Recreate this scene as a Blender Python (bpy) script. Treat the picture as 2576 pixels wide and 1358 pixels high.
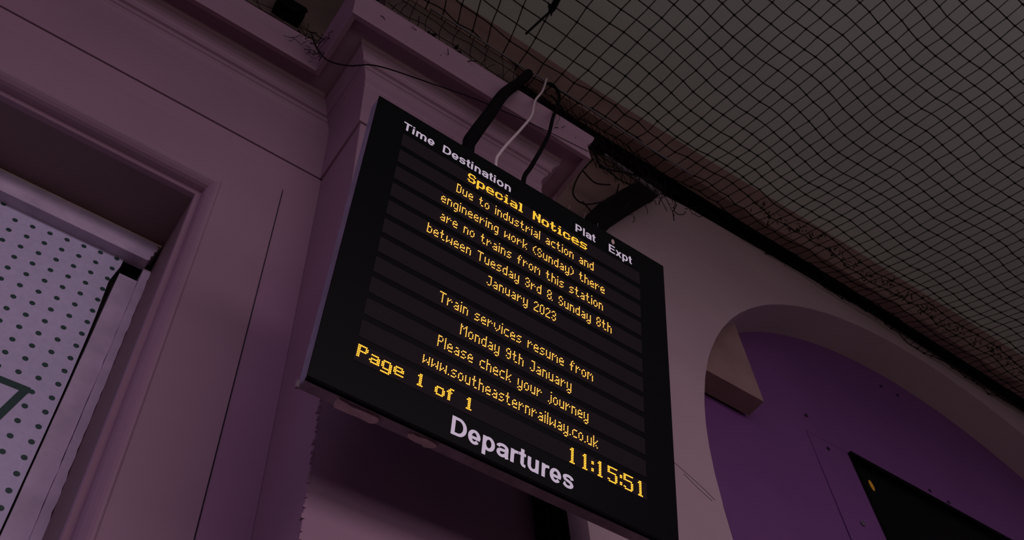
import bpy, bmesh, math, random
from mathutils import Vector, Matrix
random.seed(7)
sc = bpy.context.scene
for o in list(bpy.data.objects): bpy.data.objects.remove(o)
C = sc.collection
S = 1.6            # metres per drawing unit; the eye stands at (0, 0, 1.6 m)
def V(x, y, z): return Vector((x*S, y*S, z*S+1.6))

# ------------------------------------------------------------------ camera
cam = bpy.data.cameras.new('camera'); co = bpy.data.objects.new('camera', cam); C.objects.link(co)
R = ((0.816721, 0.446796, 0.365158), (-0.574441, 0.689453, 0.441216), (-0.054626, -0.570112, 0.819749))
M = Matrix([[R[i][0], -R[i][1], -R[i][2]] for i in range(3)]).to_4x4()
M.translation = Vector((0, 0, 1.6)); co.matrix_world = M
cam.sensor_width = 36.0; cam.lens = 36.0*2580.63/2576; cam.clip_start = 0.02
cam.dof.use_dof = True; cam.dof.focus_distance = 2.42; cam.dof.aperture_fstop = 9.0
sc.camera = co
# ------------------------------------------------------------------ light
w = bpy.data.worlds.new('world'); sc.world = w; w.use_nodes = True
bg = w.node_tree.nodes['Background']
bg.inputs[0].default_value = (0.60, 0.32, 0.80, 1); bg.inputs[1].default_value = 0.34
sc.view_settings.view_transform = 'Standard'; sc.view_settings.look = 'None'
sc.view_settings.exposure = 0.0; sc.view_settings.gamma = 1.0
try: sc.view_settings.use_curve_mapping = False
except Exception: pass
def area(name, loc, target, sx, sy, power, col):
    l = bpy.data.lights.new(name, 'AREA'); l.shape = 'RECTANGLE'; l.size = sx; l.size_y = sy; l.energy = power; l.color = col
    o = bpy.data.objects.new(name, l); C.objects.link(o); o.location = loc
    o.rotation_euler = (Vector(target)-Vector(loc)).to_track_quat('-Z', 'Y').to_euler(); return o
# open side of the platform: low cool daylight from the left front
area('platform_daylight', (1.8, -12, 7.6), (1.2, 1.5, 3.6), 14.0, 3.4, 400, (1.0, 0.76, 0.84))
area('platform_daylight', (-8.5, -11.0, 6.5), (-0.2, 1.6, 3.5), 6.0, 3.0, 110, (0.85, 0.62, 1.0))

# added unseen area light that brightens the canopy ceiling from below
area('added_ceiling_fill', (2.6, -2.6, 3.3), (3.0, 0.2, 6.5), 8.0, 1.0, 21, (1.0, 0.86, 0.82))

# ------------------------------------------------------------------ materials
def mat(name, col, rough=0.7, metal=0.0, spec=0.5, emit=None, es=0.0, noise=0.0, nscale=8.0, bump=0.0, bscale=60.0, col2=None):
    m = bpy.data.materials.new(name); m.use_nodes = True; nt = m.node_tree; b = nt.nodes['Principled BSDF']
    b.inputs['Base Color'].default_value = (*col, 1); b.inputs['Roughness'].default_value = rough
    b.inputs['Metallic'].default_value = metal; b.inputs['Specular IOR Level'].default_value = spec
    if emit: b.inputs['Emission Color'].default_value = (*emit, 1); b.inputs['Emission Strength'].default_value = es
    if noise or bump:
        tc = nt.nodes.new('ShaderNodeTexCoord')
    if noise:
        n = nt.nodes.new('ShaderNodeTexNoise'); n.inputs['Scale'].default_value = nscale; n.inputs['Detail'].default_value = 6
        r = nt.nodes.new('ShaderNodeValToRGB'); r.color_ramp.elements[0].position = 0.35; r.color_ramp.elements[1].position = 0.7
        c2 = col2 or tuple(max(0, c*(1-noise)) for c in col)
        r.color_ramp.elements[0].color = (*c2, 1); r.color_ramp.elements[1].color = (*col, 1)
        nt.links.new(tc.outputs['Object'], n.inputs['Vector']); nt.links.new(n.outputs['Fac'], r.inputs[0]); nt.links.new(r.outputs[0], b.inputs['Base Color'])
    if bump:
        n2 = nt.nodes.new('ShaderNodeTexNoise'); n2.inputs['Scale'].default_value = bscale; n2.inputs['Detail'].default_value = 5
        bp = nt.nodes.new('ShaderNodeBump'); bp.inputs['Strength'].default_value = bump; bp.inputs['Distance'].default_value = 0.004
        nt.links.new(tc.outputs['Object'], n2.inputs['Vector']); nt.links.new(n2.outputs['Fac'], bp.inputs['Height']); nt.links.new(bp.outputs[0], b.inputs['Normal'])
    return m
cream = (0.355, 0.228, 0.280)
MT = {
 'paint': mat('cream_paint', cream, 0.55, noise=0.10, nscale=2.5, bump=0.10, bscale=25),
 'paintr': mat('cream_paint_lit', (0.50, 0.38, 0.39), 0.6, noise=0.10, nscale=2.5, bump=0.10, bscale=25),  # lighter, less purple copy of the cream: right wall's light put into colour
 'dark_cream': mat('dark_cream_paint', (0.235, 0.155, 0.15), 0.65, noise=0.15, nscale=3),  # darker, browner cream for the soffit and jamb of the opening
 'mauve': mat('mauve_cream_blend', (0.36, 0.20, 0.32), 0.45, noise=0.12, nscale=2.0, bump=0.08, bscale=25),
 'white': mat('chipped_white_paint', (0.66, 0.56, 0.68), 0.6, noise=0.22, nscale=14, bump=0.5, bscale=40),
 'sheet': mat('white_printed_sheet', (0.63, 0.61, 0.76), 0.5, noise=0.10, nscale=60, bump=0.08, bscale=90),
 'green': mat('dark_green_print', (0.014, 0.062, 0.045), 0.5),
 'purple': mat('purple_paint', (0.19, 0.066, 0.235), 0.5, noise=0.10, nscale=3),
 'seam': mat('seam_shadow_gap', (0.02, 0.012, 0.03), 0.8),
 'ceil': mat('grey_ceiling_sheet', (0.72, 0.80, 0.72), 0.8, noise=0.10, nscale=2),
 'dark_brown': mat('dark_brown_plaster', (0.16, 0.115, 0.09), 0.85, noise=0.3, nscale=7),  # plain dark brown tone for the surfaces above the cornices
 'beam': mat('brown_painted_timber', (0.34, 0.22, 0.19), 0.7, noise=0.2, nscale=5),
 'dark': mat('void_shade', (0.035, 0.028, 0.024), 0.9),  # near-black colour stands in for the shade inside voids and gaps
 'net': mat('black_netting_cord', (0.010, 0.007, 0.006), 0.9, spec=0.1),
 'soot': mat('black_dirt', (0.008, 0.006, 0.006), 0.9, spec=0.1),
 'glass': mat('black_display_glass', (0.0022, 0.0034, 0.0036), 0.34, spec=0.05),
 'case': mat('grey_aluminium_housing', (0.36, 0.34, 0.42), 0.45, metal=0.2, noise=0.25, nscale=20),
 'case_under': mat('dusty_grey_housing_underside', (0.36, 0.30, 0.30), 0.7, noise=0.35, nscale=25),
 'tape': mat('peeling_cream_tape', (0.74, 0.60, 0.50), 0.7, noise=0.2, nscale=40, bump=0.4, bscale=80),
 'letter': mat('white_vinyl_letter_glow', (0.80, 0.78, 0.82), 0.45, emit=(0.78, 0.70, 0.88), es=0.27),  # faint emission added to lift letters the scene light leaves too dark
 'black': mat('black_cable_sheath', (0.005, 0.0045, 0.005), 0.7, spec=0.02),
 'whitec': mat('white_cable_sheath', (0.62, 0.55, 0.52), 0.5),
 'floor': mat('platform_paving', (0.085, 0.06, 0.04), 0.9, noise=0.2, nscale=3),
 'led': mat('amber_led', (0.3, 0.1, 0.01), 0.4, emit=(1.0, 0.40, 0.06), es=2.5),
 'ledb': mat('amber_led_bright_row', (0.3, 0.1, 0.01), 0.4, emit=(1.0, 0.40, 0.03), es=2.4),
 'amber': mat('amber_reflection', (0.2, 0.08, 0.01), 0.4, emit=(1.0, 0.42, 0.02), es=0.12),
 'steel': mat('grey_steel', (0.18, 0.17, 0.17), 0.5, metal=0.5),
}
# unlit LED modules: fine dark ribs
m = bpy.data.materials.new('unlit_led_module'); m.use_nodes = True; nt = m.node_tree; b = nt.nodes['Principled BSDF']
at = nt.nodes.new('ShaderNodeAttribute'); at.attribute_name = 'UVMap'; at.attribute_type = 'GEOMETRY'
sp = nt.nodes.new('ShaderNodeSeparateXYZ'); nt.links.new(at.outputs['Vector'], sp.inputs[0])
def mth(op, a, bb=None):
    n = nt.nodes.new('ShaderNodeMath'); n.operation = op
    for k, x in enumerate((a, bb)):
        if x is None: continue
        if isinstance(x, (int, float)): n.inputs[k].default_value = x
        else: nt.links.new(x, n.inputs[k])
    return n.outputs[0]
sx = mth('SINE', mth('MULTIPLY', sp.outputs[0], 2*math.pi)); sy = mth('SINE', mth('MULTIPLY', sp.outputs[1], 2*math.pi))
hh = mth('ADD', mth('MULTIPLY', sx, 0.36), mth('ADD', mth('MULTIPLY', sy, 0.10), 0.5))
r = nt.nodes.new('ShaderNodeValToRGB'); r.color_ramp.elements[0].color = (0.004, 0.0035, 0.004, 1); r.color_ramp.elements[1].color = (0.030, 0.023, 0.028, 1)
r.color_ramp.elements[0].position = 0.3; r.color_ramp.elements[1].position = 0.85
nt.links.new(hh, r.inputs[0]); nt.links.new(r.outputs[0], b.inputs['Base Color']); b.inputs['Roughness'].default_value = 0.55; b.inputs['Specular IOR Level'].default_value = 0.1
MT['module'] = m

m = MT['mauve']; nt = m.node_tree; b = nt.nodes['Principled BSDF']; tc = nt.nodes.new('ShaderNodeTexCoord'); sp = nt.nodes.new('ShaderNodeSeparateXYZ')  # mauve blends into cream towards the top of the strip
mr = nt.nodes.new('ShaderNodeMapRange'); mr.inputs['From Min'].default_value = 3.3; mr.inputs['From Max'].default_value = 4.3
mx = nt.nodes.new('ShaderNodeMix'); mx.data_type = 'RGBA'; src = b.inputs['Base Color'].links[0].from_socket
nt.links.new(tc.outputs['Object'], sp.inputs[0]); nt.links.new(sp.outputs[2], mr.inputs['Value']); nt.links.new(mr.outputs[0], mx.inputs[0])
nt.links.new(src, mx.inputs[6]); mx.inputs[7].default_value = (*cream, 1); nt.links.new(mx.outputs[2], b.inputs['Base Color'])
# ------------------------------------------------------------------ helpers
class MB:
    def __init__(s): s.v = []; s.f = []; s.uv = []
    def face(s, *pts, flip=False):
        i = len(s.v); s.v += [Vector(p) for p in pts]; idx = list(range(i, i+len(pts)))
        s.f.append(idx[::-1] if flip else idx)
    def grid(s, rows, closed=False):
        i = len(s.v); n = len(rows[0])
        for r_ in rows: s.v += [Vector(p) for p in r_]
        for a in range(len(rows)-1):
            for b_ in range(n if closed else n-1):
                c_ = (b_+1) % n
                s.f.append([i+a*n+b_, i+a*n+c_, i+(a+1)*n+c_, i+(a+1)*n+b_])
        return i
    def hexa(s, p):   # 8 corners: bottom 0-3, top 4-7
        i = len(s.v); s.v += [Vector(q) for q in p]
        for f in ((3,2,1,0),(4,5,6,7),(0,1,5,4),(1,2,6,5),(2,3,7,6),(3,0,4,7)): s.f.append([i+k for k in f])
    def box(s, x0, x1, y0, y1, z0, z1):   # drawing units
        s.hexa([V(x0,y0,z0),V(x1,y0,z0),V(x1,y1,z0),V(x0,y1,z0),V(x0,y0,z1),V(x1,y0,z1),V(x1,y1,z1),V(x0,y1,z1)])
    def tube(s, pts, r, n=8, caps=True, flat=1.0):   # pts in metres
        pts = [Vector(p) for p in pts]; rows = []; prev = None
        for k, p in enumerate(pts):
            d = (pts[min(k+1, len(pts)-1)]-pts[max(k-1, 0)]).normalized()
            a = prev if prev is not None else (Vector((1,0,0)) if abs(d.x) < .8 else Vector((0,1,0)))
            a = (a-d*a.dot(d)).normalized(); prev = a; b_ = d.cross(a)
            rr = r[k] if isinstance(r, (list, tuple)) else r
            rows.append([p+a*math.cos(2*math.pi*j/n)*rr+b_*math.sin(2*math.pi*j/n)*rr*flat for j in range(n)])
        i = s.grid(rows, closed=True)
        if caps:
            s.f.append([i+j for j in range(n)][::-1]); e = i+(len(rows)-1)*n; s.f.append([e+j for j in range(n)])
    def build(s, name, material, parent=None, origin=None, smooth=False, bevel=0):
        if origin is None:
            xs = [v.x for v in s.v]; ys = [v.y for v in s.v]; zs = [v.z for v in s.v]
            origin = Vector(((min(xs)+max(xs))/2, (min(ys)+max(ys))/2, min(zs)))
        me = bpy.data.meshes.new(name); me.from_pydata([tuple(v-origin) for v in s.v], [], s.f)
        if s.uv:
            u = me.uv_layers.new(name='UVMap')
            for i, q in enumerate(s.uv): u.data[i].uv = q
        me.materials.append(MT[material]); me.update()
        bm = bmesh.new(); bm.from_mesh(me); 
        if not s.uv: bmesh.ops.remove_doubles(bm, verts=bm.verts, dist=1e-5); bmesh.ops.recalc_face_normals(bm, faces=bm.faces)
        bm.to_mesh(me); bm.free()
        if smooth:
            for p in me.polygons: p.use_smooth = True
        o = bpy.data.objects.new(name, me); C.objects.link(o); place(o, origin, parent)
        if bevel:
            md = o.modifiers.new('bevel', 'BEVEL'); md.width = bevel; md.segments = 2; md.limit_method = 'ANGLE'
        return o
WP = {}
def place(o, origin, parent):
    WP[o.name] = Vector(origin); o.parent = parent
    o.location = Vector(origin)-(WP[parent.name] if parent else Vector((0,0,0)))
def tag(o, label, cat, group=None):
    o['label'] = label; o['category'] = cat
    if group: o['group'] = group
    return o
def thing(name, loc, label, cat, group=None):
    o = bpy.data.objects.new(name, None); o.empty_display_size = 0.05; C.objects.link(o); place(o, loc, None); return tag(o, label, cat, group)
def struct(o, label=None):
    o['kind'] = 'structure'
    if label: o['label'] = label
    return o
def catmull(P, n=8):
    P = [Vector(p) for p in P]; out = []
    for i in range(len(P)-1):
        a, b_, c_, d = P[max(i-1,0)], P[i], P[i+1], P[min(i+2,len(P)-1)]
        for k in range(n):
            t = k/n; out.append(0.5*((2*b_)+(c_-a)*t+(2*a-5*b_+4*c_-d)*t*t+(3*b_-a-3*c_+d)*t**3))
    return out+[P[-1]]

# ------------------------------------------------------------------ room shell
XC, YP, XR = 0.357, 0.845, 0.797       # inner corner, face of the pier, right edge of the pier
OX, OZ = 0.175, 1.611                  # outer line of the moulding round the boarded opening
ZF = 1.799                             # groove under the upper fascia
# recessed wall to the left, cut for the opening
mb = MB()
mb.box(OX, XC, 1.0, 1.30, -1.0, OZ); mb.box(-2.6, XC, 1.0, 1.30, OZ, ZF)
struct(mb.build('wall_left', 'paint'), 'cream painted recessed wall around the boarded opening')
mb = MB(); mb.box(-2.6, XC, 0.994, 1.30, ZF, 2.155); struct(mb.build('trim_1', 'paint', bevel=0.002), 'flat fascia board above the dark groove of the recessed wall')
mb = MB(); mb.box(-2.6, XC+.02, 0.99, 1.30, 2.155, 3.0); struct(mb.build('trim_12', 'dark_brown'), 'dark brown plaster above the cornice of the recessed wall')
# casing board with a rounded top corner
mb = MB(); zc, xr_, rr = 1.736, 0.2835, 0.045
out = [(xr_, -1.0)]+[(xr_-rr+rr*math.cos(a), zc-rr*1.1+rr*1.1*math.sin(a)) for a in [math.radians(9*k) for k in range(11)]]+[(-2.6, zc)]
inn = [(OX, -1.0)]+[(OX, OZ)]*11+[(-2.6, OZ)]
fr = [[V(a[0], 0.992, a[1]) for a in out], [V(a[0], 0.992, a[1]) for a in inn]]
mb.grid(fr); mb.grid([[V(a[0], 0.9985, a[1]) for a in out], fr[0]])
struct(mb.build('trim_2', 'paint'), 'raised flat casing board with a rounded top corner')
mb = MB()   # dark crack along the casing edge
pr = [(a[0]+.0002, a[1]) for a in out[:5]]; wd_ = [.0034, .0032, .0028, .002, .0006]
mb.grid([[V(a[0], 0.9968, a[1]) for a in pr], [V(a[0]+q, 0.9968, a[1]) for a, q in zip(pr, wd_)]])
struct(mb.build('trim_3', 'seam'), 'dark open crack beside the casing board')
# mauve strip between casing and corner
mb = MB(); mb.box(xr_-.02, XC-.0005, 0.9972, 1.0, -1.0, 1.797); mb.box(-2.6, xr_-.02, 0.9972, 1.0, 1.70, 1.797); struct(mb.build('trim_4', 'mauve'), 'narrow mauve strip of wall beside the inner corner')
# moulding around the opening: profile (inset, depth) from the casing to the bead
prof = [(0, -.008), (.001, -.010), (.003, -.011), (.006, -.0105), (.010, -.008), (.014, -.004), (.018, .001), (.0205, .007), (.0215, .012), (.0225, .018), (.0245, .0205), (.027, .0195), (.030, .0185), (.0315, .020), (.032, .0225), (.032, .03)]
mb = MB()
path = lambda t, d: [V(-2.6, 1+d, OZ-t), V(OX-t, 1+d, OZ-t), V(OX-t, 1+d, -1.0)]
mb.grid([path(t, d) for t, d in prof]); o = mb.build('trim_5', 'paint', smooth=False); struct(o, 'curved moulding with a thin bead round the opening')
# reveal (soffit and jamb)
mb = MB(); mb.grid([path(.032, .03), path(.032, .26)]); struct(mb.build('trim_6', 'dark_cream'), 'plain soffit and jamb inside the boarded opening')

# pier
mb = MB(); mb.box(XC, XR, YP, 1.3, -1.0, 2.12); struct(mb.build('wall_center', 'paint', bevel=0.003), 'projecting cream pier behind the departure board')
mb = MB(); mb.hexa([V(XC-.005,YP-.005,ZF),V(XR+.005,YP-.005,ZF),V(XR+.005,1.0,ZF),V(XC-.005,1.0,ZF),V(XC-.005,YP-.005,2.12),V(XR+.005,YP-.005,2.12),V(XR+.005,1.0,2.12),V(XC-.005,1.0,2.12)])
struct(mb.build('trim_7', 'paint', bevel=0.002), 'fascia wrapped round the pier above its groove')
mb = MB(); mb.box(XC+.02, XR-.02, YP+.0, 1.3, 2.12, 2.60); struct(mb.build('trim_13', 'dark_brown'), 'dark brown plaster block above the cornice of the pier')
# crumbled paint lip on the pier's left arris
mb = MB()
for k in range(70):
    z = 0.2+k*0.0135+random.uniform(-.007,.007); h = random.uniform(.002,.010); d_ = random.choice((.0004,.0006,.0008,.0012,.0022))*random.uniform(.6,1)
    mb.box(XC-d_, XC+.002, YP-.001, YP+random.uniform(.001,.004), z, z+h)
struct(mb.build('trim_8', 'paint'), 'ragged flaking paint along the pier edge')

# cornice, mitred round inner corner and pier
cp = [(.0,1.952),(.0055,1.964),(.0065,1.966),(.0065,1.988),(.008,1.997),(.011,2.005),(.0155,2.0105),(.0185,2.012),(.0188,2.0215),(.0255,2.024),(.0262,2.036),(.029,2.0405),(.034,2.045),(.0395,2.049),(.041,2.052),(.0425,2.066),(.046,2.071),(.074,2.071),(.0785,2.066),(.079,2.055),(.0905,2.052),(.0915,2.060),(.0905,2.118),(.094,2.122),(.100,2.130),(.104,2.142),(.105,2.150),(.04,2.158),(.0,2.160)]
mb = MB()
mb.grid([[V(-2.6, 1-t, z), V(XC-t, 1-t, z), V(XC-t, YP-t, z), V(XR+t, YP-t, z), V(XR+t, 1.0, z)] for t, z in cp])
struct(mb.build('trim_9', 'paint', bevel=0.0015), 'moulded cornice stepping round the pier')

# right wall with a round arched recess
AX, AZ, AR = 2.655, 1.412, 1.333
WT = 2.86
def archpts(r, n=48, a0=0.0, a1=math.pi):
    return [(AX+r*math.cos(a0+(a1-a0)*k/n), AZ+r*math.sin(a0+(a1-a0)*k/n)) for k in range(n+1)]
ap = [(AX+AR*1.01, -1.0)]+archpts(AR)+[(AX-AR+.02, 1.28), (AX-AR+.02, -1.0)]
mb = MB()
def topz(x):
    if x < 1.12: return 2.20
    if x < 1.36: return 2.32+(x-1.12)/(.24)*.36
    if x < 1.44: return 2.68+(x-1.36)/.08*.10
    if x < 1.60: return 2.78+(x-1.44)/.16*.03
    return 2.81+min(.07, (x-1.60)*.08)
n = len(ap)
xs_all = sorted(set([XR, 0.95, 1.12, 1.2, 1.28, 1.36, 1.40, 1.44, 1.5, 1.6, 1.8, 2.2, 2.5]+[AX+AR+.5, 5.5]+[round(p[0],5) for p in ap if p[0] <= AX+AR*1.02]))
def archz(x):
    dx = abs(x-AX)
    if dx >= AR: return -1.0
    return AZ+math.sqrt(max(0, AR*AR-dx*dx))
for y_ in (1.0,):
    for a, b_ in zip(xs_all[:-1], xs_all[1:]):
        mid = .5*(a+b_)
        za, zb = (archz(a), archz(b_)) if abs(mid-AX) < AR else (-1.0, -1.0)
        if abs(mid-AX) < AR:
            za = AZ if za < 0 else za; zb = AZ if zb < 0 else zb
        mb.face(V(a, y_, za), V(b_, y_, zb), V(b_, y_, topz(b_)), V(a, y_, topz(a)))
        mb.face(V(a, y_, topz(a)), V(b_, y_, topz(b_)), V(b_, 1.16, topz(b_)), V(a, 1.16, topz(a)))
# below the springing the jamb tapers in a touch
mb.face(V(AX-AR, 1.0, AZ), V(AX-AR, 1.0, -1.0), V(AX-AR-.001, 1.0, -1.0), V(AX-AR-.001, 1.0, AZ))
DEP = 1.128
ar = [(AX+AR, -1.0)]+archpts(AR)+[(AX-AR, -1.0)]
mb.grid([[V(x, 1.0, z) for x, z in ar], [V(x, 1.20, z) for x, z in ar]])
struct(mb.build('wall_right', 'paintr'), 'cream wall with a round arched recess')
# hairline cracks in the plaster right of the board
mb = MB(); 
for q in (((1.165,1.50),(1.19,1.475),(1.215,1.462),(1.245,1.447),(1.275,1.43),(1.30,1.412)), ((1.225,1.447),(1.255,1.425),(1.29,1.405))):
    mb.tube([V(a, .9995, b_) for a, b_ in q], 0.0007, 4)
struct(mb.build('trim_10', 'seam'), 'hairline crack in the plaster beside the board')

# ceiling, eaves void and beam
mb = MB(); mb.box(-3.0, 5.5, -2.7, 1.45, 3.06, 3.12); struct(mb.build('ceiling', 'ceil'), 'flat grey canopy ceiling above the netting')
mb = MB(); mb.box(-3.0, 5.5, 1.30, 1.36, 1.6, 3.06); mb.box(-3.0, 5.5, .985, 1.36, 2.985, 3.04); struct(mb.build('wall_back', 'dark'), 'dark back of the eaves void above the walls')
mb = MB()
bx = [-1.2, 0.3, 0.6, 1.1, 1.7, 2.3, 3.0, 4.2, 5.5]; by = [.935, .930, .925, .925, .915, .900, .890, .885, .88]; bz = [2.88, 2.88, 2.88, 2.88, 2.86, 2.84, 2.80, 2.78, 2.78]
rows = [[V(x, y+.05, z+.01) for x, y, z in zip(bx, by, bz)], [V(x, y+.006, z-.002) for x, y, z in zip(bx, by, bz)], [V(x, y, z+.006) for x, y, z in zip(bx, by, bz)], [V(x, y-.004, 3.0) for x, y in zip(bx, by)], [V(x, y-.012, 3.06) for x, y in zip(bx, by)]]
mb.grid(rows); mb.grid([[V(x, y+.05, 3.06) for x, y in zip(bx, by)], rows[0]])
struct(mb.build('trim_11', 'beam'), 'brown painted eaves beam along the top of the walls')
mb = MB(); mb.box(-3.0, 5.5, -2.7, -2.62, 2.62, 3.06); struct(mb.build('trim_14', 'dark_brown'), 'added canopy edge board behind the viewer, shading the upper walls')  # unseen edge board added to cut light from the upper walls
mb = MB(); mb.box(.86, 1.70, 1.06, 1.12, 2.0, 2.98); struct(mb.build('trim_15', 'beam'), 'dim brown boarding inside the hole right of the cornice')
# platform and floor
mb = MB(); mb.box(-40, 40, -40, 1.3, -1.06, -1.0); struct(mb.build('floor', 'floor'))

# ------------------------------------------------------------------ boarded window, left
wf = thing('window_1', V(0, 1.17, .2), 'chipped white frame of the boarded opening', 'window frame'); wf['kind'] = 'structure'
del wf['category']
def ragged(mb, pts_front, y0, y1):   # prism from outline
    i = len(mb.v); n = len(pts_front)
    mb.v += [V(x, y0, z) for x, z in pts_front]+[V(x, y1, z) for x, z in pts_front]
    mb.f.append([i+k for k in range(n)]); mb.f.append([i+n+k for k in range(n)][::-1])
    for k in range(n): mb.f.append([i+k, i+(k+1) % n, i+n+(k+1) % n, i+n+k])
mb = MB()
pts = [(-2.0,1.521),(.1285,1.521),(.1315,1.527),(.1305,1.535),(.1345,1.541),(.133,1.549),(.1368,1.556),(.1372,1.566),(.134,1.571),(.126,1.574),(-2.0,1.574)]
ragged(mb, pts, 1.150, 1.176); mb.build('frame_head', 'white', wf, bevel=0.002)
mb = MB(); mb.box(-2.0, .141, 1.152, 1.2, 1.574, 1.5795); o = mb.build('caulk_strip', 'tape', wf)
def strip(xl, xr, z0, z1, n, j, y0, y1, name, material):
    mb = MB(); L = []; Rr = []
    for k in range(n+1):
        z = z0+(z1-z0)*k/n; L.append((xl+random.uniform(-j, j)*.3, z)); Rr.append((xr+random.uniform(-j, j), z))
    rows = [[V(x, y1, z) for x, z in L], [V(x, y0, z) for x, z in L], [V(x, y0, z) for x, z in Rr], [V(x, y1, z) for x, z in Rr]]
    mb.grid(rows); a = rows; mb.face(a[0][-1], a[1][-1], a[2][-1], a[3][-1]); return mb.build(name, material, wf)
strip(.0958, .1285, .2, 1.488, 60, .0006, 1.176, 1.2, 'frame_post', 'white')
strip(.1290, .1425, .2, 1.521, 90, .0010, 1.170, 1.2, 'frame_stop', 'white')
mb = MB(); mb.box(-2.2, .143, 1.215, 1.235, .1, 1.60); mb.build('backing', 'dark', wf)

pn = thing('hoarding_sheet', V(-.4, 1.172, .2), 'white sheet printed with rows of dark green dots, filling the old opening', 'sheet')
edge = [(.0835,.2),(.0915,.55),(.0925,.80),(.0925,.95),(.0925,1.10),(.0920,1.20),(.0905,1.30),(.0890,1.36),(.0865,1.415),(.0850,1.45),(.0885,1.475),(.0925,1.50),(.093,1.56)]
mb = MB(); ragged(mb, edge+[(-2.0,1.56),(-2.0,.2)], 1.172, 1.1745); mb.build('sheet', 'sheet', pn)
dotm = None
for r_ in range(-3, 27):
    for k in range(-3 if r_ < 4 else (0 if r_ < 12 else 2), 9):
        x = -.0892+.02845*k; z = 1.4930+.0038*k-.0302*r_+.0001*r_; 
        if r_ < 0 and z > 1.52: continue
        if x > .0845 or z < .3 or z > 1.535: continue
        if x < .0505 and z < 1.166+.0*x: continue
        if dotm is None:
            mb = MB(); mb.face(*[V(x+.0046*math.cos(2*math.pi*j/14), 1.1717, z+.0046*math.sin(2*math.pi*j/14)) for j in range(14)])
            d0 = dotm = mb.build('printed_dot', 'green', pn); p0 = (x, z)
        else:
            d = dotm.copy(); d.parent = pn; d.location = d0.location+Vector(((x-p0[0])*S, 0, (z-p0[1])*S)); C.objects.link(d)
mb = MB()   # printed angular outline
def stroke(mb, P, w_, y):
    for (a, b_) in zip(P[:-1], P[1:]):
        d = (Vector(b_)-Vector(a)).normalized(); nn = Vector((-d.y, d.x))*w_/2; e = d*w_*.35
        a2, b2 = Vector(a)-e, Vector(b_)+e
        mb.face(*[V(q.x, y, q.y) for q in (a2-nn, b2-nn, b2+nn, a2+nn)])
stroke(mb, [(-.30, 1.147), (.0455, 1.1505)], .0125, 1.1716); stroke(mb, [(.0445, 1.1505), (-.012, .93)], .0118, 1.17155)
mb.face(*[V(.0448+.0062*math.cos(2*math.pi*j/16), 1.1715, 1.1502+.0062*math.sin(2*math.pi*j/16)) for j in range(16)])
mb.build('angular_print', 'green', pn)

# ------------------------------------------------------------------ purple infill of the arch with screen
pp = thing('arch_infill', V(2.2, DEP, .0), 'purple painted panel filling the arched recess on the right', 'panel')
SX0, SZ1 = 1.892*DEP, 1.862*DEP       # top left corner of the screen opening
SM = 1.742*DEP; ZT = 1.876*DEP+.012
def infill(name, cond, y):
    pass
def arch_clip(x0, x1, z0):   # region under the arch between x0 and x1 above z0
    xs = [x0+(x1-x0)*k/24 for k in range(25)]
    return [(x, AZ+math.sqrt(max(0, (AR+.002)**2-(x-AX)**2))) for x in xs if abs(x-AX) <= AR+.002], xs
y = DEP
mb = MB()   # left sheet
xa = sorted([AX-(AR+.001)*math.cos(math.pi*k/60) for k in range(61)]+[SM-.0012, SM-.00119])
lo = lambda x: -1.0 if x < SM-.00121 else ZT-.0285
zt_ = lambda x: AZ+math.sqrt(max(0, (AR+.001)**2-(x-AX)**2))
mb.grid([[V(x, y, max(lo(x), -1)) for x in xa], [V(x, y, max(zt_(x), lo(x)+.0005)) for x in xa], [V(x, y+.012, max(zt_(x), lo(x)+.0005)) for x in xa]])
mb.grid([[V(x, y+.012, lo(x)) for x in xa], [V(x, y, lo(x)) for x in xa]]); mb.build('sheet', 'purple', pp)
mb = MB(); ragged(mb, [(SM+.0012, -1.0), (SX0, -1.0), (SX0, ZT-.030), (SM+.0012, ZT-.030)], y, y+.012); mb.build('upright_strip', 'purple', pp)
mb = MB(); mb.box(SM-.002, SM+.002, y+.008, y+.014, -1, ZT); mb.box(SM, AX+AR, y+.012, y+.02, -1.0, 3.0-.25); 
mb.build('backing', 'seam', pp)
for (a, b_) in ((1.593,2.085),(1.769,1.931),(1.807,1.83),(1.816,1.588),(2.231,1.897),(2.305,1.89),(2.346,2.356),(2.268,2.350)):
    mb = MB(); x, z = a*DEP, b_*DEP; r_ = .0062 if b_ > 1.6 else .0085
    mb.grid([[V(x+q*math.cos(2*math.pi*j/12), y-d_, z+q*math.sin(2*math.pi*j/12)) for j in range(12)] for q, d_ in ((r_, .0016), (r_, .003), (r_*.5, .0034), (r_*.4, .0022), (.0002, .0022))], closed=True)
    mb.build('screw', 'seam' if b_ > 1.6 else 'steel', pp)
sd = thing('information_screen', V(2.7, DEP, 1.0), 'black glass screen set into the purple panel', 'screen')
mb = MB(); mb.box(SX0+.0, 3.70, y-.012, y+.010, ZT-.046, ZT-.030); mb.box(SX0, SX0+.014, y-.002, y+.010, -.2, ZT-.046); mb.build('frame', 'black', sd)
mb = MB(); mb.box(SX0+.014, 3.70, y+.002, y+.008, -.2, ZT-.046); mb.build('glass', 'glass', sd)
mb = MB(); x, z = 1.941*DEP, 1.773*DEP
mb.face(*[V(x+.0085*math.cos(2*math.pi*j/14), y+.0015, z+.021*math.sin(2*math.pi*j/14)) for j in range(14)]); o = mb.build('painted_reflection', 'amber', sd); o['label'] = 'small amber reflection painted on the dark screen'  # glowing oval stands in for an orange reflection on the glass

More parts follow.
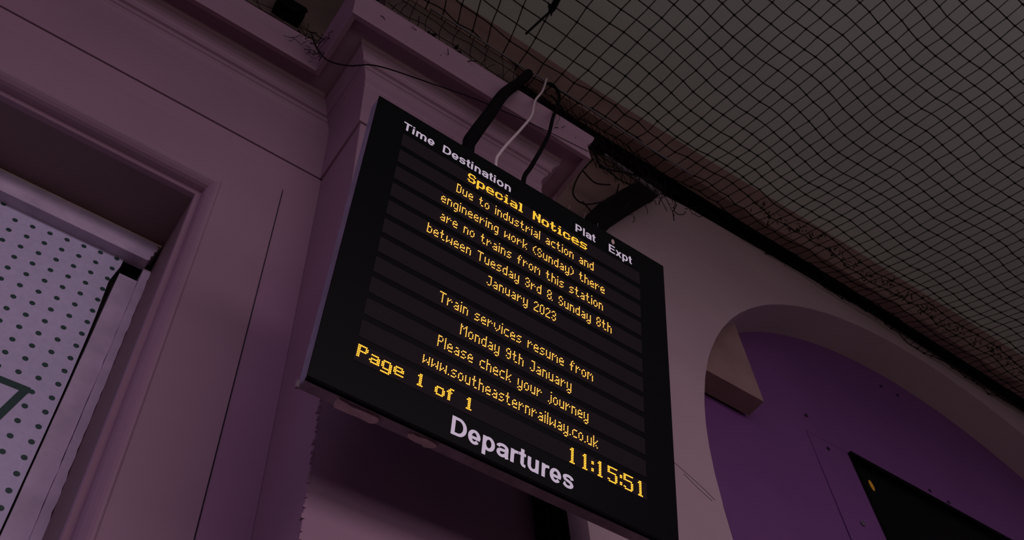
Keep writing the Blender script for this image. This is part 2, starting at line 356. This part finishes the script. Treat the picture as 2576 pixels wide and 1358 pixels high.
# ------------------------------------------------------------------ departure board
BX = Vector((0.99976, 0.016048, 0.014888)); BU = Vector((-0.011026, -0.218358, 0.975802)); BN = BX.cross(BU)
TL = 0.6*Vector((.46145, 1.0, 2.32066)); K = 0.544
def B(u, v, w_=0.0):
    p = TL+K*(u*BX-v*BU+w_*BN); return V(p.x, p.y, p.z)
BW, BH, BD = 1.0225, 0.9700, .044
bd = thing('departure_board', B(BW/2, BH, -.02), 'large black electronic departure board with amber lettering, hung before the pier', 'display board')
def bbox(mb, u0, u1, v0, v1, w0, w1): mb.hexa([B(u0,v1,w0),B(u1,v1,w0),B(u1,v1,w1),B(u0,v1,w1),B(u0,v0,w0),B(u1,v0,w0),B(u1,v0,w1),B(u0,v0,w1)])
mb = MB(); bbox(mb, .0015, BW-.0015, .0015, BH-.004, -BD, -.004); o = mb.build('housing', 'case', bd, bevel=0.0012)
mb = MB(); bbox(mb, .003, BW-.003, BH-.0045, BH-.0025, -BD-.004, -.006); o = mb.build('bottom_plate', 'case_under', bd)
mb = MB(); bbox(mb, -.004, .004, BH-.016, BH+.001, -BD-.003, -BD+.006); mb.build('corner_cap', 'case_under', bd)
mb = MB(); bbox(mb, 0, BW, 0, BH, -.0045, .0); o = mb.build('front_glass', 'glass', bd, bevel=0.0008)
mb = MB(); bbox(mb, .001, BW-.001, BH-.0065, BH+.0005, -.010, .0006); mb.build('lower_gasket', 'black', bd)
# peeled patches stuck under the bottom edge
def patch(outline, name):
    mb = MB(); n = len(outline); i = len(mb.v)
    for h in (0.0, .0045):
        mb.v += [B(u, BH+h-.002, w_) for u, w_ in outline]
    mb.f.append([i+k for k in range(n)]); mb.f.append([i+n+k for k in range(n)][::-1])
    for k in range(n): mb.f.append([i+k, i+(k+1) % n, i+n+(k+1) % n, i+n+k])
    o = mb.build(name, 'tape', bd); o['label'] = 'cream torn patch on the underside'; return o
patch([(.086,-.018),(.0840,-.030),(.0870,-.043),(.092,-.050),(.12,-.049),(.15,-.047),(.178,-.049),(.187,-.043),(.190,-.033),(.186,-.023),(.178,-.020),(.15,-.021),(.12,-.023),(.10,-.019)], 'patch')
patch([(.262,-.026),(.272,-.020),(.285,-.022),(.300,-.017),(.318,-.018),(.330,-.020),(.336,-.027),(.331,-.036),(.322,-.042),(.314,-.046),(.306,-.041),(.290,-.043),(.275,-.040),(.266,-.036)], 'patch')
# LED rows
PU, PV, U0 = .003845, .00495, .0932
V0 = lambda k: .0980+.06650*k
NC = 216
mbm = []
for k in range(12):
    mb = MB(); u0, u1 = U0-PU*.5, U0+PU*(NC-.5); v0, v1 = V0(k)-PV*.9, V0(k)+PV*8.9
    w_ = .0008
    mb.v = [B(u0, v1, w_), B(u1, v1, w_), B(u1, v0, w_), B(u0, v0, w_), B(u0, v1, -.001), B(u1, v1, -.001), B(u1, v0, -.001), B(u0, v0, -.001)]
    mb.f = [[0,1,2,3],[4,5,1,0],[5,6,2,1],[6,7,3,2],[7,4,0,3]]
    mb.uv = [(0,0),(NC,0),(NC,9),(0,9)]+[(0,0)]*16
    mb.build('led_module', 'module', bd)
F = {  # 4/5-column proportional face, rows from the top; descenders use rows 8-9
'T':'#####|..#..|..#..|..#..|..#..|..#..|..#..','D':'###.|#..#|#..#|#..#|#..#|#..#|###.','P':'###.|#..#|#..#|###.|#...|#...|#...',
'J':'.###|...#|...#|...#|...#|#..#|.##.','S':'.##.|#..#|#...|.##.|...#|#..#|.##.','M':'#...#|##.##|#.#.#|#...#|#...#|#...#|#...#',
'a':'||.##.|...#|.###|#..#|.###','b':'#...|#...|###.|#..#|#..#|#..#|###.','c':'||.###|#...|#...|#...|.###','d':'...#|...#|.###|#..#|#..#|#..#|.###',
'e':'||.##.|#..#|####|#...|.###','f':'..#.|.#.#|.#..|###.|.#..|.#..|.#..','g':'||.###|#..#|#..#|#..#|.###|...#|.##.','h':'#...|#...|###.|#..#|#..#|#..#|#..#',
'i':'#||#|#|#|#|#','j':'..#||..#|..#|..#|..#|#.#|.#.','k':'#...|#...|#..#|#.#.|##..|#.#.|#..#','l':'#|#|#|#|#|#|#','m':'||##.#.|#.#.#|#...#|#...#|#...#',
'n':'||###.|#..#|#..#|#..#|#..#','o':'||.##.|#..#|#..#|#..#|.##.','r':'||#.#.|##.#|#...|#...|#...','s':'||.###|#...|.##.|...#|###.','t':'.#..|.#..|###.|.#..|.#..|.#..|..##',
'u':'||#..#|#..#|#..#|#..#|.###','v':'||#...#|#...#|#...#|.#.#.|..#..','w':'||#...#|#...#|#.#.#|##.##|#...#','y':'||#..#|#..#|#..#|#..#|.###|#..#|.##.',
'.':'||||||#','(':'..#|.#.|#..|#..|#..|.#.|..#',')':'#..|.#.|..#|..#|..#|.#.|#..','&':'.##..|#..#.|#..#.|.##..|#..#.|#..#.|.##.#',
'0':'.##.|#..#|#..#|#..#|#..#|#..#|.##.','2':'.##.|#..#|...#|..#.|.#..|#...|####','3':'.##.|#..#|...#|.##.|...#|#..#|.##.','8':'.##.|#..#|#..#|.##.|#..#|#..#|.##.','9':'.##.|#..#|#..#|.###|...#|#..#|.##.'}
BF = {'S':'.#####.|##...##|##.....|.#####.|.....##|##...##|.#####.','p':'||######.|##...##|##...##|##...##|######.|##.....|##.....','e':'||.#####.|##...##|#######|##.....|.######',
'c':'||.#####.|##...##|##.....|##...##|.#####.','i':'.##.||###.|.##.|.##.|.##.|####','a':'||.#####.|.....##|.######|##...##|.######','l':'###.|.##.|.##.|.##.|.##.|.##.|####',
'N':'##...##|###..##|####.##|##.####|##..###|##...##|##...##','o':'||.#####.|##...##|##...##|##...##|.#####.','t':'.##...|.##...|#####.|.##...|.##...|.##.##|..###.',
's':'||.######|##.....|.#####.|.....##|######.','P':'######.|##...##|##...##|######.|##.....|##.....|##.....','g':'||.#####.|##...##|##...##|##...##|.######|.....##|######.',
'f':'..###|.##..|####.|.##..|.##..|.##..|.##..','1':'.##.|###.|.##.|.##.|.##.|.##.|####'}
TF = {'1':'.##.|###.|.##.|.##.|.##.|.##.|.##.|.##.|####','5':'########|##......|##......|#######.|......##|......##|......##|##....##|.######.',':':'||##|##||||##|##'}
TF[':'] = '||##|##|||##|##|'
def glyph(g):
    return [(c_, r_) for r_, row in enumerate(g.split('|')) for c_, ch in enumerate(row) if ch == '#']
def gw(g): return max(len(x) for x in g.split('|'))
def led_text(dots, uu, name, material):   # dots: (col, row, linerow)
    mb = MB(); hs = .0025*1.0
    for c_, r_, k in dots:
        u, v = uu(c_, k), V0(k)+PV*r_
        n6 = 7; ru = .00140 if material == 'led' else .00155; 
        i = len(mb.v)
        for q, h in ((ru, .0008), (ru*.93, .0018), (ru*.5, .0025)):
            mb.v += [B(u+q*math.cos(2*math.pi*j/n6), v+q*1.12*math.sin(2*math.pi*j/n6), h) for j in range(n6)]
        for a in range(2):
            for j in range(n6):
                j2 = (j+1) % n6; mb.f.append([i+a*n6+j, i+a*n6+j2, i+(a+1)*n6+j2, i+(a+1)*n6+j])
        mb.f.append([i+2*n6+j for j in range(n6)])
    o = mb.build(name, material, bd, smooth=False); return o
lines = [(1,'Due to industrial action and'),(2,'engineering work (Sunday) there'),(3,'are no trains from this station'),(4,'between Tuesday 3rd & Sunday 8th'),(5,'January 2023'),
 (7,'Train services resume from'),(8,'Monday 9th January'),(9,'Please check your journey'),(10,'www.southeasternrailway.co.uk')]
for k, s_ in lines:
    allg = []; c0 = 0
    for ch in s_:
        if ch == ' ': c0 += 4; continue
        g = F[ch]; allg.append([(c0+c_, r_, k) for c_, r_ in glyph(g)]); c0 += gw(g)+1
    wd = c0-2; ctr = .5095
    for gdots in allg: led_text(gdots, lambda c_, k, wd=wd, ctr=ctr: ctr+(c_-wd/2)*PU, 'led_character', 'led')
dots = []
for ch, c0 in zip('SpecialNotices', (-1,7,15,23,31,36,44,57,65,73,80,85,93,101)): dots.append([(c0+c_, r_, 0) for c_, r_ in glyph(BF[ch])])
for gd in dots: led_text(gd, lambda c_, k: .3073+c_*PU, 'led_bold_character', 'ledb')
dots = []
for ch, c0 in zip('Page1of1', (0,8,16,24,40,52,60,74)): dots.append([(c0+c_, r_, 11) for c_, r_ in glyph(BF[ch])])
for gd in dots: led_text(gd, lambda c_, k: .0963+c_*.003865, 'led_bold_character', 'ledb')
dots = []
for ch, c0 in zip('11:15:51', (0,10,17,22,30,40,43,55)): dots.append([(c0+c_, r_, 11) for c_, r_ in glyph(TF[ch])])
for gd in dots: led_text(gd, lambda c_, k: .6812+c_*.00388, 'led_clock_digit', 'ledb')

# vinyl lettering: stroked grotesque, one mesh per word
WV, WH = 148, 112
def arc(cx, cy, rx, ry, a0, a1, n=14): return [(cx+rx*math.cos(math.radians(a0+(a1-a0)*k/n)), cy+ry*math.sin(math.radians(a0+(a1-a0)*k/n))) for k in range(n+1)]
G = {
'T': (611, [[(21,660),(590,660)], [(305,0),(305,700)]]), 'l': (278, [[(139,0),(139,720)]]), 'i': (278, [[(139,0),(139,528)], [(139,610),(139,720)]]),
'm': (889, [[(134,0),(134,528)], [(134,300)]+arc(290,330,156,146,180,0,10)+[(445,0)], [(445,300)]+arc(601,330,156,146,180,0,10)+[(757,0)]]),
'n': (611, [[(136,0),(136,528)], [(136,290)]+arc(306,310,168,166,180,0,12)+[(474,0)]]),
'u': (611, [[(474,528),(474,0)], [(474,240)]+arc(306,218,168,166,0,-180,12)+[(137,528)]]),
'r': (389, [[(136,0),(136,528)], [(136,270)]+arc(310,300,174,164,180,84,9)+[(385,462)]]),
'o': (611, [arc(305,265,196,222,0,360,30)]),
'e': (556, [arc(280,265,178,222,-4,322,26), [(110,240),(514,240)]]),
'p': (611, [[(137,-205),(137,528)], arc(318,265,182,222,0,360,28)]),
't': (333, [[(168,690),(168,150)]+arc(262,150,94,92,180,270,6)+[(318,58)], [(18,480),(318,480)]]),
'a': (556, [[(90,365)]+arc(272,370,180,108,165,0,12)+[(452,100),(478,0)], [(452,305),(360,290)]+arc(245,170,135,112,80,270,12)+[(330,75),(410,130),(452,210)]]),
's': (556, [[(460,368)]+arc(282,385,170,93,10,180,10)+[(140,320),(275,282),(400,245)]+arc(282,155,166,103,40,-180,14)+[(92,165)]]),
'D': (722, [[(146,0),(146,720)], [(146,660),(330,660)]+arc(345,360,268,300,90,-90,16)+[(146,60)]]),
'P': (667, [[(146,0),(146,720)], [(146,660),(380,660)]+arc(400,487,158,173,90,-90,14)+[(146,314)]]),
'E': (667, [[(148,0),(148,720)], [(148,660),(612,660)], [(148,373),(582,373)], [(148,60),(622,60)]]),
'x': (556, [[(95,528),(465,0)], [(465,528),(95,0)]]),
}
def word(s_, u, vb, em, name, track=1.0, sx_=1.0):
    x0 = 0; lay = 0
    for ch in s_:
        mb = MB(); adv, strokes = G[ch]
        for st in strokes:
            lay = (lay+1) % 4; P = [Vector(p) for p in st]; closed = (P[0]-P[-1]).length < 1; L = []; Rr = []
            for i, p in enumerate(P):
                a = P[i-1] if i > 0 else (P[-2] if closed else p); c_ = P[i+1] if i < len(P)-1 else (P[1] if closed else p)
                d = (c_-a).normalized(); nn = Vector((-d.y, d.x)); wv, wh = (WV, WH) if ch != 'x' else (135, 135)
                w2 = .5*math.hypot(nn.x*wv, nn.y*wh)
                L.append(p+nn*w2); Rr.append(p-nn*w2)
            if ch == 'x':
                for q in range(2):
                    L[q].y = P[q].y; Rr[q].y = P[q].y; sgn = 1 if L[q].x > P[q].x else -1
                    L[q].x = P[q].x+sgn*84; Rr[q].x = P[q].x-sgn*84
            f2 = lambda q: B(u+(x0+q.x)*em*sx_/1000, vb-q.y*em/1000, .0009+.00002*lay)
            mb.grid([[f2(q) for q in L], [f2(q) for q in Rr]])
        x0 += adv*track; mb.build(name, 'letter', bd)
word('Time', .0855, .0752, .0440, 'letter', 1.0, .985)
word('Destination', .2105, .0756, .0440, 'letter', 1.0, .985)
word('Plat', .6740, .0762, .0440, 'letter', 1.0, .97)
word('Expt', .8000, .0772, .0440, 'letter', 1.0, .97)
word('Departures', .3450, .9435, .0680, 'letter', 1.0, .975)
mb = MB(); mb.grid([[B(.8185+q*math.cos(2*math.pi*j/18)*.0062, .0290+q*math.sin(2*math.pi*j/18)*.0105, .001+h) for j in range(18)] for q, h in ((1, 0), (.96, .001), (.02, .0012))], closed=True)
o = mb.build('sticker', 'tape', bd); o['label'] = 'small pale oval sticker on the top bezel'
# bird spikes along the top edge
for u, h, s_ in ((.2057,.022,.10),(.2729,.030,.10),(.345,.017,.1),(.4416,.020,.08),(.5392,.032,.05),(.6034,.036,.15),(.6585,.038,.12),(.7157,.046,.16),(.7676,.032,.13),(.8264,.038,.12),(.8845,.038,.16)):
    mb = MB(); mb.tube([B(u-.001, .004, -.012), B(u+h*s_, -h, -.012)], .0008, 5); mb.build('spike', 'steel', bd)
# hangers from the housing back to the pier
for u in (.16, .42):
    mb = MB(); bbox(mb, u-.02, u+.02, .30, .34, -.30, -BD+.002); mb.build('wall_bracket', 'black', bd)
    mb = MB(); bbox(mb, u-.02, u+.02, .70, .74, -.22, -BD+.002); mb.build('wall_bracket', 'black', bd)

# ------------------------------------------------------------------ cables
def P3(a, b_, y): return V(a*y, y, b_*y)
def cable(name, pts, r, material, label, n=10, cat='cable', group=None, flat=1.0):
    mb = MB(); pc = catmull([P3(*p) for p in pts], 8)
    rr = r if not isinstance(r, (list, tuple)) else [r[0]+(r[1]-r[0])*i/(len(pc)-1) for i in range(len(pc))]
    mb.tube(pc, rr, n, flat=flat); return tag(mb.build(name, material, smooth=True), label, cat, group)
cable('cable_bundle', [(.713,2.20,.650),(.722,2.33,.648),(.745,2.42,.652),(.80,2.60,.675),(.86,2.80,.71),(.93,2.97,.74),(.975,3.09,.80)], (.0185,.0205), 'black', 'thick black bundled cable curving up from the top of the board')
cable('white_cable', [(.805,2.20,.635),(.808,2.33,.633),(.826,2.40,.635),(.862,2.50,.645),(.915,2.64,.68),(.960,2.77,.70),(.985,2.90,.73),(1.025,3.02,.76),(1.055,3.15,.78)], .0045, 'whitec', 'thin white cable rising from the board between the black ones')
cable('black_cable', [(.885,2.20,.64),(.897,2.33,.635),(.93,2.43,.64),(.985,2.60,.665),(1.02,2.72,.69),(1.050,2.86,.715),(1.085,2.99,.74),(1.098,3.09,.76),(1.075,3.13,.775),(1.045,3.10,.79)], .0066, 'black', 'single black cable looping up from the board, right of the white one')
cable('line_cord', [(.262,2.43,.875),(.285,2.37,.86),(.318,2.345,.835),(.372,2.385,.79),(.446,2.478,.752),(.60,2.565,.750),(.760,2.645,.750),(.97,2.715,.750),(1.174,2.765,.752)], (.0032,.0013), 'net', 'thin dark cord strung along the cornice', 6, 'cord')
for x, r_, dark in ((.700,.0105,0),(.7225,.0066,0),(.7385,.0075,0)):
    mb = MB(); mb.tube([V(x+.004*math.sin(z*3), YP-.010, z) for z in [-.2+.15*i for i in range(10)]], r_*S, 10)
    lab = {.700:'widest black conduit running down the pier below the board, left one',.7225:'slim black conduit in the middle of the three below the board',.7385:'slim black conduit on the right of the three below the board'}[x]
    tag(mb.build('conduit', 'black', smooth=True), lab, 'conduit', 'conduits down the pier')
mb = MB(); mb.tube([V(.50+.06*i, .835-.0005*i, 2.598+.004*math.sin(i)-.003*max(0,i-8)) for i in range(16)], .0050, 7)
tag(mb.build('wall_pipe', 'steel', smooth=True), 'thin grey pipe along the top of the wall under the beam', 'pipe')
mb = MB(); mb.tube([V(1.10+.055*i, .885+.004*i, 2.49+.004*i) for i in range(5)], .010, 6)
tag(mb.build('short_bar', 'steel'), 'short dark grey bar beside the hole right of the cornice', 'bar')

# dark brace and torn netting in the hole right of the pier
mb = MB(); q = [(1.085,2.20,.965),(1.155,2.335,.962),(1.245,2.475,.958),(1.335,2.61,.955),(1.395,2.70,.95)]
rows = []
for a, b_, y_ in q:
    rows.append([V(a-.030, y_, b_+.030), V(a+.018, y_-.012, b_-.018), V(a+.018, y_+.03, b_-.018), V(a-.030, y_+.03, b_+.030)])
mb.grid(rows, closed=True); tag(mb.build('roof_brace', 'soot'), 'black diagonal brace beside the right end of the cornice', 'brace')

# ------------------------------------------------------------------ netting
mb = MB()
def cord(mb, pts, r=.0016, n=4): mb.tube(pts, r, n, caps=False)
nodes = {}
def zsag(x, y_):
    z = 2.80-.02*math.sin(2.1*x+.4)*math.sin(2.5*y_)
    return z
def bfield(x, y_):
    a = -.0155 if x < .72 else 0
    t = min(1.0, max(0.0, (x-.72)/.23)); left = -.0155*(1-t)+.0043*t
    right = .0043+.0112*(x-.95)*(.25+1.05*max(0, y_))
    dx = left if x < .95 else min(.022, right)
    k = 1.0 if y_ < .55 else 1.0-.22*min(1, (y_-.55)/.35)*min(1, max(0, (x-.9)/.9))
    return dx, -.0485*k
s0 = []; x = -.35
while x < 5.0:
    s0.append(x); x += .050 if x < .9 else (.050-.014*min(1, (x-.9)/.6))
T = 28
for i, x in enumerate(s0):
    y_ = .985; xx = x
    for t in range(T):
        j = .0022 if t > 3 else .0045
        wob = .006*math.sin(i*.55+t*.21)+.004*math.sin(t*.6-i*.23)
        nodes[i, t] = (xx+random.uniform(-j, j), y_+wob+random.uniform(-j, j), zsag(xx, y_)+random.uniform(-j, j)+(.0 if t > 1 else .01))
        dx, dy = bfield(xx, y_); xx += dx; y_ += dy
def npt(i, t, o_=0): 
    a = nodes[i, t]; return V(a[0], a[1], a[2])
for i in range(len(s0)):
    t0 = 0 if s0[i] > 1.7 else (1 if s0[i] > 1.0 else 0)
    pc = catmull([npt(i, t) for t in range(t0, T)], 2); cord(mb, pc, .0027)
for t in range(T):
    pc = catmull([npt(i, t) for i in range(len(s0))], 2); cord(mb, pc, .0029)
nt_ = thing('bird_net', V(1.5, .4, 2.7), 'black bird netting stretched under the canopy ceiling', 'net')
mb.build('mesh_sheet', 'net', nt_)
# knots
mb = MB()
for (i, t), a in nodes.items():
    p = V(*a); q = .0044
    if random.random() < .75:
        mb.hexa([p+Vector((sx_*q, sy_*q, -q)) for sx_, sy_ in ((-1,-1),(1,-1),(1,1),(-1,1))]+[p+Vector((sx_*q, sy_*q, q)) for sx_, sy_ in ((-1,-1),(1,-1),(1,1),(-1,1))])
o = mb.build('knots', 'net', nt_); o['kind'] = 'stuff'
# bunched edge over the beam and at the wall top
mb = MB()
def scruff(mb, centre, spread, n, r=(.0010,.0022), steps=5, step=.02):
    for _ in range(max(1, int(n*.7))):
        p = Vector(centre)+Vector([random.gauss(0, s_) for s_ in spread]); pts = [p]; d = Vector([random.uniform(-1,1) for _ in range(3)])
        for k in range(steps):
            d = (d+Vector([random.uniform(-.8,.8) for _ in range(3)])).normalized(); p = p+d*step*random.uniform(.6,1.4); pts.append(p)
        mb.tube(pts, random.uniform(*r), 3, caps=False)
for k in range(120):
    x = 1.75+k*.027; y_ = .868-.03*min(1, (x-1.3)/2)+random.uniform(-.012,.012)
    scruff(mb, V(x, y_, 2.79), (.03, .016, .004), 6, r=(.0016,.0036), steps=3, step=.009)
o = mb.build('bunched_edge', 'net', nt_); o['kind'] = 'stuff'
# torn drape over the cornice
mb = MB()
for k in range(60):
    x = .36+k*.0145; scruff(mb, V(x, .762+random.uniform(-.004,.01), 2.150), (.012,.012,.012), 2, step=.018)
for c_, n in (((.245,.885,2.09),26),((.23,.90,2.14),20),((.36,.758,2.14),12),((.88,.77,2.155),16),((.80,.76,2.15),12),((.905,.80,2.17),14)):
    scruff(mb, V(*c_), (.022,.022,.022), n, r=(.0008,.0016), step=.013)
# ropes from the cornice to the pipe, irregular cells
for k in range(14):
    x = .40+k*.045; pts = [V(x+random.uniform(-.01,.01), .762, 2.17), V(x+.012+random.uniform(-.01,.01), .785, 2.25+random.uniform(-.02,.02)), V(x+.03+random.uniform(-.01,.01), .815, 2.42), V(x+.06, .835, 2.60)]
    cord(mb, catmull(pts, 4), .0016)
for (ya, za) in ((.778,2.235),(.80,2.345),(.82,2.47)):
    pts = [V(.36+.05*i, ya+random.uniform(-.004,.004), za+random.uniform(-.012,.012)) for i in range(14)]; cord(mb, catmull(pts, 3), .0016)
# patch above the inner corner
grid2 = [[V(-.16+.055*i+random.uniform(-.010,.010), .905+.018*j, 2.14+.062*j+random.uniform(-.012,.012)+.01*math.sin(i)) for i in range(10)] for j in range(6)]
for row in grid2: cord(mb, catmull(row, 3), .0014)
for i in range(10): cord(mb, catmull([grid2[j][i] for j in range(6)], 3), .0014)
# loops hanging in the hole
for pts in ([(1.19,2.735,.86),(1.115,2.57,.85),(1.07,2.42,.84),(1.10,2.39,.84),(1.17,2.46,.845),(1.24,2.56,.85),(1.275,2.66,.86)], [(1.13,2.60,.85),(1.17,2.57,.85),(1.235,2.62,.855)], [(1.19,2.47,.845),(1.22,2.52,.85),(1.27,2.52,.855),(1.31,2.60,.86)], [(1.10,2.40,.84),(1.15,2.36,.84),(1.20,2.40,.845)], [(1.20,2.73,.86),(1.30,2.70,.86),(1.40,2.76,.86)]):
    cord(mb, catmull([P3(*p) for p in pts], 6), .0034, 5)
for k in range(9):
    a = 1.19+k*.036; cord(mb, catmull([P3(a+random.uniform(-.01,.01), 2.70-.02*k if k < 3 else 2.66+.015*k, .865), P3(a+.02, 2.83, .85), P3(a+.05, 2.99, .84)], 4), .0020)
for k in range(12):
    a = 1.02+.034*k; cord(mb, catmull([P3(a+.02, 3.03-.012*k*0, .835), P3(a+.05+random.uniform(-.01,.01), 2.90, .838), P3(a+.085+random.uniform(-.012,.012), 2.78, .845), P3(a+.11+random.uniform(-.012,.012), 2.68, .85)], 4), .0017)
for pts in ([(1.06,3.03),(1.13,2.93),(1.18,2.83),(1.205,2.76),(1.21,2.70)], [(1.21,2.70),(1.27,2.74),(1.34,2.79),(1.42,2.83),(1.50,2.85)]): cord(mb, catmull([P3(a, b_, .84) for a, b_ in pts], 5), .0045, 5)
for zr in (2.76, 2.82, 2.89, 2.95): cord(mb, catmull([P3(1.12+.06*i, zr+random.uniform(-.012,.012), .85) for i in range(6)], 3), .0018)
for a, b_ in ((1.24,2.46),(1.28,2.50),(1.34,2.60),(1.40,2.70),(1.45,2.76),(1.55,2.81),(1.62,2.82)):
    scruff(mb, P3(a, b_, .97), (.018,.01,.018), 4, steps=4, step=.011)
for k in range(50): scruff(mb, P3(1.42+k*.034, 2.84+.0012*k+random.uniform(-.005,.02), .955), (.02,.006,.005), 2, steps=3, step=.009)
o = mb.build('torn_drape', 'net', nt_); o['kind'] = 'stuff'

# things caught up there
mb = MB(); zz = 2.795
a, b_ = V(.803, .812, zz), V(.81, .70, zz)
pts = [V(.287*2.8, .2898*2.8-.003, zz-.002), V(.2905*2.8, .268*2.8, zz-.006), V(.2935*2.8, .2535*2.8, zz-.004), V(.292*2.8, .240*2.8, zz)]
mb.tube(catmull(pts, 4), [.006]*8+[.016]*5, 7, flat=.7)
for k in range(6): mb.tube([pts[-2], pts[-2]+Vector((random.uniform(-.04,.05), random.uniform(-.03,.03), .01))], [.009, .003], 5)
tag(mb.build('twig', 'soot'), 'dark lumpy twig caught in the netting above the cables', 'twig')
mb = MB(); mb.box(.150, .222, .955, .992, 2.395, 2.455); mb.tube([V(.205, .955, 2.40), V(.215, .93, 2.37), V(.212, .92, 2.34)], .008, 6)
tag(mb.build('junction_box', 'black', bevel=0.004), 'black box above the cornice in the top left corner of the hole', 'box')
for i, (a, b_, y_) in enumerate(((.60,2.89,.752),(.69,2.875,.752),(.905,2.885,.76),(.945,2.87,.755))):
    mb = MB(); p = P3(a, b_, y_)
    for _ in range(7):
        d = Vector([random.gauss(0, .012) for _ in range(3)]); mb.tube([p+d, p+d*1.6+Vector((.008,0,.006))], [.008, .003], 5)
    tag(mb.build('nest_debris', 'soot'), ('black clump of debris on the cornice edge, farthest left', 'black clump of debris on the cornice edge, second from the left', 'black clump of debris on the cornice edge, just left of the thick cable', 'black clump of debris on the cornice edge, nearest the thick cable')[i], 'debris', 'debris on the cornice')
